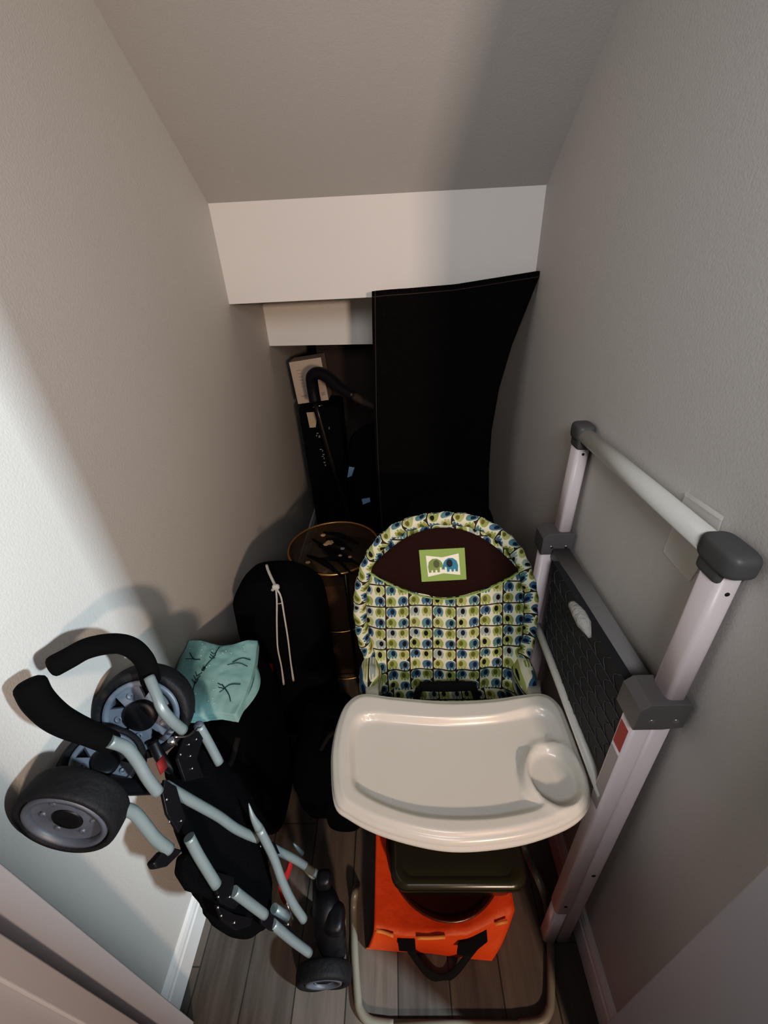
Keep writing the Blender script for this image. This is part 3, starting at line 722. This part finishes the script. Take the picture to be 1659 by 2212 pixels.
# ------------------------------------------------------------------ black bag with a white cord
bb = thing('drawcord_bag', 'tall black bag with a hanging white cord next to the round side table', 'bag', (-.40, 1.0, 0))
b = MB()
def bagf(u, v):
    th = 2*math.pi*u; z = .70*v; k = 1-.02*v; top = smooth((1-v)/.13)**.5
    cx = -.400+.012*v; hx = (.150-.012*v)*(.55+.45*top) if v > .87 else .150-.012*v
    hyy = .10*(.55+.45*top) if v > .87 else .10
    c_, s_ = math.cos(th), math.sin(th); p_ = .55
    q = V((cx+hx*abs(c_)**p_*(1 if c_ > 0 else -1), 1.0+hyy*abs(s_)**p_*(1 if s_ > 0 else -1), z+.004))
    q += V((c_, s_, 0))*noise.noise(q*9)*.008
    q.x = max(q.x, XL+.016); return q
b.grid(bagf, 48, 36, closeu=True); b.grid(lambda u, v: V((bagf(u, 1).x*(1-v)+(-.388)*v, bagf(u, 1).y*(1-v)+1.0*v, .704)), 48, 3, closeu=True)
b.build('bag_body', 'fabric3', bb)
def cp_(x, y, Y=.862): return at(x, y, Y=Y)
b = MB(); kn = cp_(596, 1268)
b.tube([at(576, 1221, Y=.96), at(581, 1236, Y=.925), kn], .0042, seg=8)
b.tube([kn, cp_(598, 1300), cp_(598, 1350), cp_(600, 1400), cp_(608, 1440), cp_(613, 1478)], [.0028, .0026, .0026, .0026, .0026, .0040], seg=8)
b.tube([kn, cp_(607, 1290), cp_(614, 1330), cp_(622, 1380), cp_(628, 1430), cp_(634, 1470)], [.0028, .0026, .0026, .0026, .0026, .0040], seg=8)
b.rbox(kn, (.010, 0, 0), (0, .007, 0), (0, 0, .008), p=3, n=3); b.tube([kn, cp_(588, 1275)], .0045, seg=8)
b.build('white_cord', 'cord', bb)
b = MB(); b.sweep([cp_(598, 1305, .87), cp_(610, 1303, .87)], [(-.002, -.0005), (.002, -.0005), (.002, .0005), (-.002, .0005)]); b.build('zip_pull', 'lab', bb)
b = MB(); b.sweep(catmull([cp_(584, 1434, .85), cp_(586, 1455, .845), cp_(578, 1482, .85)], 4), [(-.006, -.0006), (.006, -.0006), (.006, .0006), (-.006, .0006)], up=(1, 0, 0)); b.build('red_tag', 'red', bb)

# ------------------------------------------------------------------ round side table
TBZ = .60
tl, tr_ = at(624, 1190, Z=TBZ), at(800, 1225, Z=TBZ)
tc_ = at(722, 1180, Z=TBZ); tR = (tc_-tl).length
tbl = thing('round_side_table', 'round side table with glass top and thin brass rim', 'side table', (tc_.x, tc_.y, 0))
ring_pts = [tc_+V((tR*math.cos(2*math.pi*k/64), tR*math.sin(2*math.pi*k/64), 0)) for k in range(64)]
b = MB(); b.tube(ring_pts, .0055, closed=True, seg=10); b.build('rim', 'brass', tbl)
b = MB(); b.lathe([(0, .003), (tR-.003, .003), (tR-.003, -.003), (0, -.003)], tc_, (0, 0, 1), seg=64); b.build('glass_top', 'glass', tbl)
for k in range(4):
    a = math.radians(20+90*k); d = V((math.cos(a), math.sin(a), 0))
    b = MB(); b.tube([tc_+d*tR*.95, V((tc_.x, tc_.y, .31))+d*tR*.93, V((tc_.x, tc_.y, .006))+d*tR*.95], .006, k=1, seg=10); b.build('leg', 'blackm', tbl)
for z, k_ in ((.31, .93), (.04, .95)):
    b = MB(); b.tube([V((tc_.x+tR*k_*math.cos(2*math.pi*k/48), tc_.y+tR*k_*math.sin(2*math.pi*k/48), z)) for k in range(48)], .0035, closed=True, seg=8); b.build('stretcher_ring', 'brass', tbl)
# things on the glass: dried cream flowers on dark stems
fb = tag(MB().build('x', 'dk'), 'x', 'x') if False else None
fl_t = thing('dried_flower_bunch', 'dark bunch of dried stems with cream blossoms lying on the glass table top', 'dried flowers', (tc_.x, tc_.y, TBZ+.004))
random.seed(3)
b = MB()
for (x0, y0, x1, y1) in ((676,1165,760,1240),(690,1180,775,1220),(664,1200,740,1245),(700,1150,775,1175),(680,1210,770,1215),(705,1165,760,1190)):
    p0, p1 = at(x0, y0, Z=TBZ+.012), at(x1, y1, Z=TBZ+.016); b.tube([p0, (p0+p1)/2+V((0, 0, .012)), p1], [.004, .010, .003], k=5, seg=8)
b.build('stems', 'fabric3', fl_t)
for i, (x, y, r) in enumerate(((712,1172,.011),(698,1156,.007),(704,1176,.007),(740,1185,.006),(735,1200,.005),(756,1203,.005),(665,1215,.006))):
    c = at(x, y, Z=TBZ+.030); b = MB()
    for k in range(6):
        a = k*1.047; b.rbox(c+V((math.cos(a)*r*.8, math.sin(a)*r*.8, 0)), (r*.7, 0, 0), (0, r*.5, 0), (0, 0, r*.4), p=2, n=2)
    b.rbox(c+V((0, 0, r*.3)), (r*.5, 0, 0), (0, r*.5, 0), (0, 0, r*.4), p=2, n=2)
    b.build('blossom', 'gleaf' if i != 3 else 'mark', fl_t)
# brown carton behind the table legs
b = MB(); y0 = tc_.y-.115
cl_, cr_ = tc_.x-.115, tc_.x+.115
b.box((cl_, y0, .002), (cr_, y0+.23, .50))
b.box((cl_-.001, y0-.003, .26), (cr_+.001, y0, .262), 0)
bx = b.build('cardboard_carton', 'card', bevel=.004); tag(bx, 'brown cardboard carton standing between the legs of the round side table', 'box')

# ------------------------------------------------------------------ black backpack on the floor, centre
bk = thing('black_backpack', 'black backpack slumped on the floor between stroller and high chair', 'backpack', (-.27, .72, 0))
b = MB(); b.rbox((-.243, .74, .17), (.095, 0, 0), (0, .15, 0), (0, 0, .169), p=3.5, lump=.015, seed=5); b.build('bag_body', 'fabric', bk)
b = MB(); b.rbox((-.19, .60, .11), (.055, 0, 0), (0, .03, 0), (0, 0, .08), p=3.5, lump=.008, seed=6); b.build('front_pocket', 'fabric3', bk)
b = MB(); q = at(563, 1710, Y=.60); b.lathe([(0, 0), (.003, 0), (.003, .003), (0, .004)], V((q.x, .565, .2)), (0, -1, .3), seg=10); b.build('red_zip_pull', 'red', bk)
b = MB(); b.tube([V((-.24, .66, .33)), V((-.21, .68, .37)), V((-.18, .72, .33))], .006, seg=8); b.build('top_loop', 'strap', bk)

# ------------------------------------------------------------------ tall dark panel
PY = 1.40
pl = thing('dark_fabric_panel', 'tall black fabric covered panel with a pointed top corner leaning on right wall', 'panel', (.2, PY, 0))
Lp = [(803,630),(804,700),(806,800),(808,900),(812,1000),(818,1100),(826,1200)]
Rp = [(1170,585),(1140,660),(1106,745),(1078,840),(1062,930),(1056,1020),(1056,1100)]
Tp = [(803,630),(880,622),(960,615),(1020,609),(1070,602),(1120,594),(1172,584)]
pan = []
def panel(u, v):
    s_ = v*6; k = min(5, int(s_)); t = s_-k
    l = V((Lp[k][0]*(1-t)+Lp[k+1][0]*t, Lp[k][1]*(1-t)+Lp[k+1][1]*t, 0)); r = V((Rp[k][0]*(1-t)+Rp[k+1][0]*t, Rp[k][1]*(1-t)+Rp[k+1][1]*t, 0))
    q = l.lerp(r, u)
    sag = (.5-abs(u-.5))*2; q.y += 7*sag*(1-v)*(1 if u > .2 else u/.2)
    y = PY+.03*(1-u)+.06*math.sin(math.pi*u)*(.3+.7*v)-.03*v
    return at(q.x, q.y, Y=y)
b = MB(); b.grid(panel, 24, 30); b.grid(lambda u, v: panel(u, v)+V((0, .028, 0)), 24, 30)
for a_, f_ in ((24, lambda u, v: panel(u, 0)+V((0, .028*v, 0))), (24, lambda u, v: panel(u, 1)+V((0, .028*v, 0))), (30, lambda u, v: panel(0, u)+V((0, .028*v, 0))), (30, lambda u, v: panel(1, u)+V((0, .028*v, 0)))): b.grid(f_, a_, 2)
b.build('cover', 'fabric2', pl)
b = MB(); b.tube([panel(u/24, .028)+V((0, -.002, 0)) for u in range(25)], .0016, k=1, seg=6); b.tube([panel(.02, v/24)+V((0, -.002, 0)) for v in range(25)], .0016, k=1, seg=6); b.build('seam', 'dk', pl)
# stand foot of the panel reaching the floor (hidden behind the high chair)
b = MB(); q0_, q1_ = panel(.1, 1), panel(.9, 1); b.prism([q0_, q1_, V((q1_.x, PY+.02, .002)), V((q0_.x, PY+.02, .002))], (0, .028, 0)); b.build('lower_section', 'fabric2', pl)

# round black bag in front of the panel, at the right wall
rb = thing('black_round_bag', 'bulging round black bag between the dark panel and the high chair', 'bag', (.2, 1.13, 0))
b = MB(); b.rbox((.165, 1.17, .435), (.178, 0, 0), (0, .13, 0), (0, 0, .428), p=3.2, lump=.012, seed=8); b.build('bag_body', 'fabric', rb)
b = MB(); b.tube([V((.06, 1.09, .78)), V((.11, 1.035, .72)), V((.2, 1.035, .72)), V((.26, 1.09, .78))], .006, seg=8); b.build('carry_handle', 'strap', rb)

# ------------------------------------------------------------------ things at the far end
YD = 1.95
dkb = thing('black_tall_case', 'tall black case with small cream label standing at the far left wall', 'case', (-.45, YD, 0))
def dp(x, y, Y=YD): return at(x, y, Y=Y)
a = dp(643, 874); a.z = at(644, 873, Y=2.02).z+.002; c = dp(800, 874); e = dp(706, 1120)
b = MB(); b.prism([V((a.x, YD, a.z-.004)), V((-.27, YD, a.z-.004)), V((-.27, YD, .002)), V((a.x+.01, YD, .002))], (0, .20, 0)); b.build('case_body', 'fabric3', dkb, bevel=.008)
b = MB(); b.prism([dp(x, y, YD-.002) for x, y in ((662,891),(679,890),(684,908),(682,923),(669,924))], (0, .001, 0)); b.build('cream_label', 'lab', dkb)
for x, y, w_, h_ in ((686,936,4,2),(690,943,3,5),(684,941,1.5,4),(711,925,1.5,5),(693,971,5,1.5),(697,974,1.5,4),(699,982,4,2),(700,990,1.5,4),(697,986,4,1.5),(701,999,4,2),(703,1005,2,3)):
    b = MB(); b.prism([dp(x+i, y+j, YD-.002) for i, j in ((-w_/2, -h_/2), (w_/2, -h_/2), (w_/2, h_/2), (-w_/2, h_/2))], (0, .001, 0)); b.build('printed_mark', 'mark', dkb)
b = MB(); b.tube([dp(676, 880, YD-.01), dp(697, 875, YD-.01)], .0025, k=1, seg=8); b.build('metal_clasp', 'steel', dkb)
b = MB(); P_ = [(624,783),(693,772),(710,864),(644,873)]; b.prism([dp(x, y, 2.02) for x, y in P_], (0, .12, 0))
b.prism([dp(x, y, 2.018) for x, y in ((650,855),(662,853),(663,856),(651,858))], (0, .001, 0), 1); b.prism([dp(x, y, 2.018) for x, y in ((694,848),(701,846),(703,853),(696,855))], (0, .001, 0), 1)
for k in range(6): b.prism([dp(640+k*2.2+i, 800+k*7+j, 2.018) for i, j in ((0, 0), (9, -1.2), (9.3, .2), (.3, 1.4))], (0, .001, 0), 1)
b2 = b.build('cream_carton', ['cardw', 'cardt'], bevel=.003); tag(b2, 'small cream carton with faint print on top of the black case at the far end', 'box')
# second folded stroller, only its curved handle catches the light
s2 = thing('dark_stroller', 'dark folded stroller with curved foam handle behind the round table', 'stroller', (-.2, 1.7, 0))
YH = 1.80
b = MB(); b.tube([at(681, 868, Y=YH), at(676, 840, Y=YH), at(674, 815, Y=YH-.01), at(686, 806, Y=YH-.02), at(705, 812, Y=YH-.04), at(735, 838, Y=YH-.08), at(765, 856, Y=YH-.12)], [.026, .026, .026, .026, .025, .022, .018], k=6); b.build('handle_grip', 'bplastic', s2)
b = MB(); b.tube([at(765, 856, Y=YH-.12), at(790, 870, Y=YH-.15), at(815, 882, Y=YH-.18)], [.017, .014, .010], k=4); b.build('handle_stem', 'dk', s2)
b = MB(); h0 = at(681, 868, Y=YH); b.tube([h0, h0+V((.05, -.02, -.3)), V((-.23, 1.80, .3)), V((-.2, 1.79, .012))], .011, k=4); b.build('frame_tube', 'blackm', s2)
b = MB(); b.rbox((-.12, 1.80, .45), (.12, 0, 0), (0, .08, 0), (.0, .02, .44), p=3, lump=.02, seed=11); b.build('seat_fabric', 'fabric', s2)
for P_ in ([(754,1008),(766,1010),(760,1028),(750,1032)], [(781,1078),(799,1075),(800,1084),(784,1090)]):
    b = MB(); b.prism([at(x, y, Y=1.68) for x, y in P_], (0, .0015, 0))
    b.build('blue_tab', 'blue', s2)
# dark brown board against the right of the passage
b = MB(); b.prism([at(x, y, Y=2.2) for x, y in ((757,835),(830,760),(830,900),(757,880))], (0, .02, 0)); 
b.bm.free(); b = MB(); q = at(700, 900, Y=2.25); q2 = at(757, 760, Y=2.25)
b.box((q.x, 2.25, .002), (.38, 2.29, 1.18)); b.box((q.x+.03, 2.245, .03), (.35, 2.25, 1.15))
tag(b.build('dark_wooden_panel', 'dk', bevel=.003), 'dark brown panel standing behind the black fabric panel at the far end', 'panel')

# ------------------------------------------------------------------ orange tote and bins under the high chair
ot = thing('orange_tote', 'orange tote bag with black handles on the floor under the high chair', 'tote bag', (.09, .45, 0))
TH = .09
bf = [(790,2050),(860,2056),(930,2060),(1000,2070),(1062,2076)]
tf = [(808,2008),(870,2018),(940,2020),(1010,2015),(1112,1965)]
def tote(u, v):
    k = min(3, int(u*4)); t = u*4-k
    def L(T_, z): 
        x = T_[k][0]*(1-t)+T_[k+1][0]*t; y = T_[k][1]*(1-t)+T_[k+1][1]*t; return at(x, y, Z=z)
    lo = L(bf, .003); q = L(tf, TH)
    if v <= .4:
        w_ = v/.4; p_ = lo.lerp(q, w_); p_.y -= .006*math.sin(w_*math.pi)
    else:
        w_ = (v-.4)/.6; p_ = q+V((0, .26*w_, .03*w_-.03*math.sin(math.pi*w_)*math.sin(math.pi*u)))
    p_.z += .005*noise.noise(V((u*6, v*6, 1))) if .05 < v else 0
    return p_
b = MB(); b.grid(tote, 40, 30)
def side(e): return lambda u, v: V((tote(e, u).x, tote(e, u).y, tote(e, u).z*(1-v)+.003*v))
b.grid(side(0), 30, 4); b.grid(side(1), 30, 4); b.grid(lambda u, v: V((tote(u, 1).x, tote(u, 1).y, tote(u, 1).z*(1-v)+.003*v)), 30, 4)
b.build('tote_body', 'orange', ot)
def tot(px, py, z, dy=0): return at(px, py, Z=z)+V((0, dy, 0))
# highlight along the top fold, painted on as pale strips
for seg_ in ([(812,2010),(830,2014),(850,2022)], [(900,2026),(930,2026),(962,2024)], [(1070,1996),(1096,1990)]):
    b = MB(); b.sweep(catmull([tot(x, y, TH+.0005) for x, y in seg_], 3), [(-.0035, -.0006), (.0035, -.0006), (.0035, .0006), (-.0035, .0006)], up=(0, 1, .3)); b.build('fold_highlight', 'cream', ot)
hpx = [(873,2022),(880,2042),(898,2070),(920,2098),(944,2112),(968,2110),(990,2092),(1010,2066),(1030,2040),(1040,2020)]
b = MB(); b.sweep(catmull([tot(x, y, max(.004, .07-.009*min(i, 9-i)*1.8)) for i, (x, y) in enumerate(hpx)], 5), [(-.009, -.0012), (.009, -.0012), (.009, .0012), (-.009, .0012)], up=(.0, .55, .8)); b.build('carry_handle', 'strap', ot)
for P_ in ([(858,2022),(896,2020),(898,2052),(862,2050)], [(1020,2022),(1050,2003),(1052,2030),(1012,2062),(986,2058),(990,2032)]):
    b = MB(); b.prism([tot(x, y, TH*.78) for x, y in P_], V((0, -.006, .008))); b.build('handle_patch', 'strap', ot, bevel=.002)
# round reddish dish between bin and tote
cpd = at(972, 2000, Z=.128)+V((0, .152, 0)); Rd = .152
b = MB(); b.lathe([(0, 0), (Rd*.86, 0), (Rd, .018), (Rd*1.02, .030), (Rd*.98, .030), (Rd*.93, .020), (0, .016)], V((cpd.x, cpd.y, .126)), (0, 0, 1), seg=56)
b.build('x', 'amber') if False else tag(b.build('round_dish', 'amber'), 'round reddish translucent dish on the orange tote under the dark bin', 'dish')
# smoky bin
bn = thing('plastic_bin', 'smoky olive plastic bin with rounded corners below the high chair tray', 'bin', (.1, .48, .17))
fc = at(978, 1938, Z=.160)
def rrect(cx, cy, hx, hy_, r, z, n=6):
    o = []
    for sx, sy_, a0 in ((1, 1, 0), (-1, 1, 90), (-1, -1, 180), (1, -1, 270)):
        for k in range(n+1):
            a = math.radians(a0+90*k/n); o.append(V((cx+sx*(hx-r)+r*math.cos(a), cy+sy_*(hy_-r)+r*math.sin(a), z)))
    return o
bw = .148; bcx, bcy = fc.x+.012, fc.y+.128
def loft(b, levels, mi=0, cap0=True, cap1=True):
    R_ = [[b.bm.verts.new(p) for p in rrect(*L)] for L in levels]
    for i in range(len(R_)-1):
        n = len(R_[i])
        for j in range(n): b.face((R_[i][j], R_[i][(j+1) % n], R_[i+1][(j+1) % n], R_[i+1][j]), mi)
    if cap0: b.face(list(reversed(R_[0])), mi, False)
    if cap1: b.face(R_[-1], mi, False)
ZB = .158
b = MB(); loft(b, [(bcx, bcy, bw-.014, .118, .03, ZB), (bcx, bcy, bw-.004, .127, .036, ZB+.008), (bcx, bcy, bw+.006, .134, .036, ZB+.072), (bcx, bcy, bw+.014, .141, .036, ZB+.074), (bcx, bcy, bw+.014, .141, .036, ZB+.080)]); b.build('bin_body', 'olive', bn)
b = MB(); loft(b, [(bcx, bcy, bw+.012, .139, .035, ZB+.081), (bcx, bcy, bw+.012, .139, .035, ZB+.087), (bcx, bcy, bw-.002, .124, .03, ZB+.091), (bcx, bcy, bw-.012, .114, .03, ZB+.086)]); b.build('lid', 'olive', bn)
lc = at(972, 1823, Z=ZB+.095); b = MB(); b.box((lc.x-.022, lc.y-.010, ZB+.087), (lc.x+.022, lc.y+.030, ZB+.100)); b.build('latch', 'bplastic', bn, bevel=.004)

# ------------------------------------------------------------------ light
wd_ = bpy.data.worlds.new('world'); bpy.context.scene.world = wd_; wd_.use_nodes = True
bg = wd_.node_tree.nodes['Background']; bg.inputs[0].default_value = (.80, .84, .90, 1); bg.inputs[1].default_value = .09
def area(name, loc, tgt, size, power, col, sy_=None):
    l = bpy.data.lights.new(name, 'AREA'); l.energy = power; l.color = col; l.size = size
    if sy_: l.shape = 'RECTANGLE'; l.size_y = sy_
    o = bpy.data.objects.new(name, l); COL.objects.link(o); o.location = loc
    o.rotation_euler = (V(tgt)-V(loc)).to_track_quat('-Z', 'Y').to_euler(); return o
area('hall_lamp', (1.83, -.81, 1.95), (-.5, .5, .8), .12, 108, (.80, .94, 1.0))
area('room_lamp', (.72, -1.85, 1.7), (0, 1.5, 1.5), .16, 56, (1.0, .74, .56))
l = bpy.data.lights.new('room_glow', 'SPOT'); l.energy = 60; l.color = (1.0, .985, .98); l.spot_size = math.radians(98); l.spot_blend = 1; l.shadow_soft_size = .22
lo = bpy.data.objects.new('room_glow', l); COL.objects.link(lo); lo.location = (.05, -.55, 1.92); lo.rotation_euler = (V((.05, 1.3, 1.28))-V(lo.location)).to_track_quat('-Z', 'Y').to_euler()
sc = bpy.context.scene
sc.view_settings.view_transform = 'Standard'; sc.view_settings.look = 'None'
sc.view_settings.exposure = -0.14; sc.view_settings.gamma = 1

cm = sc.view_settings
cm.use_curve_mapping = True
cu_ = cm.curve_mapping.curves[3]
cu_.points.new(.018, .009); cu_.points.new(.07, .055); cu_.points.new(.25, .25); cu_.points.new(.7, .66)
cm.curve_mapping.update()
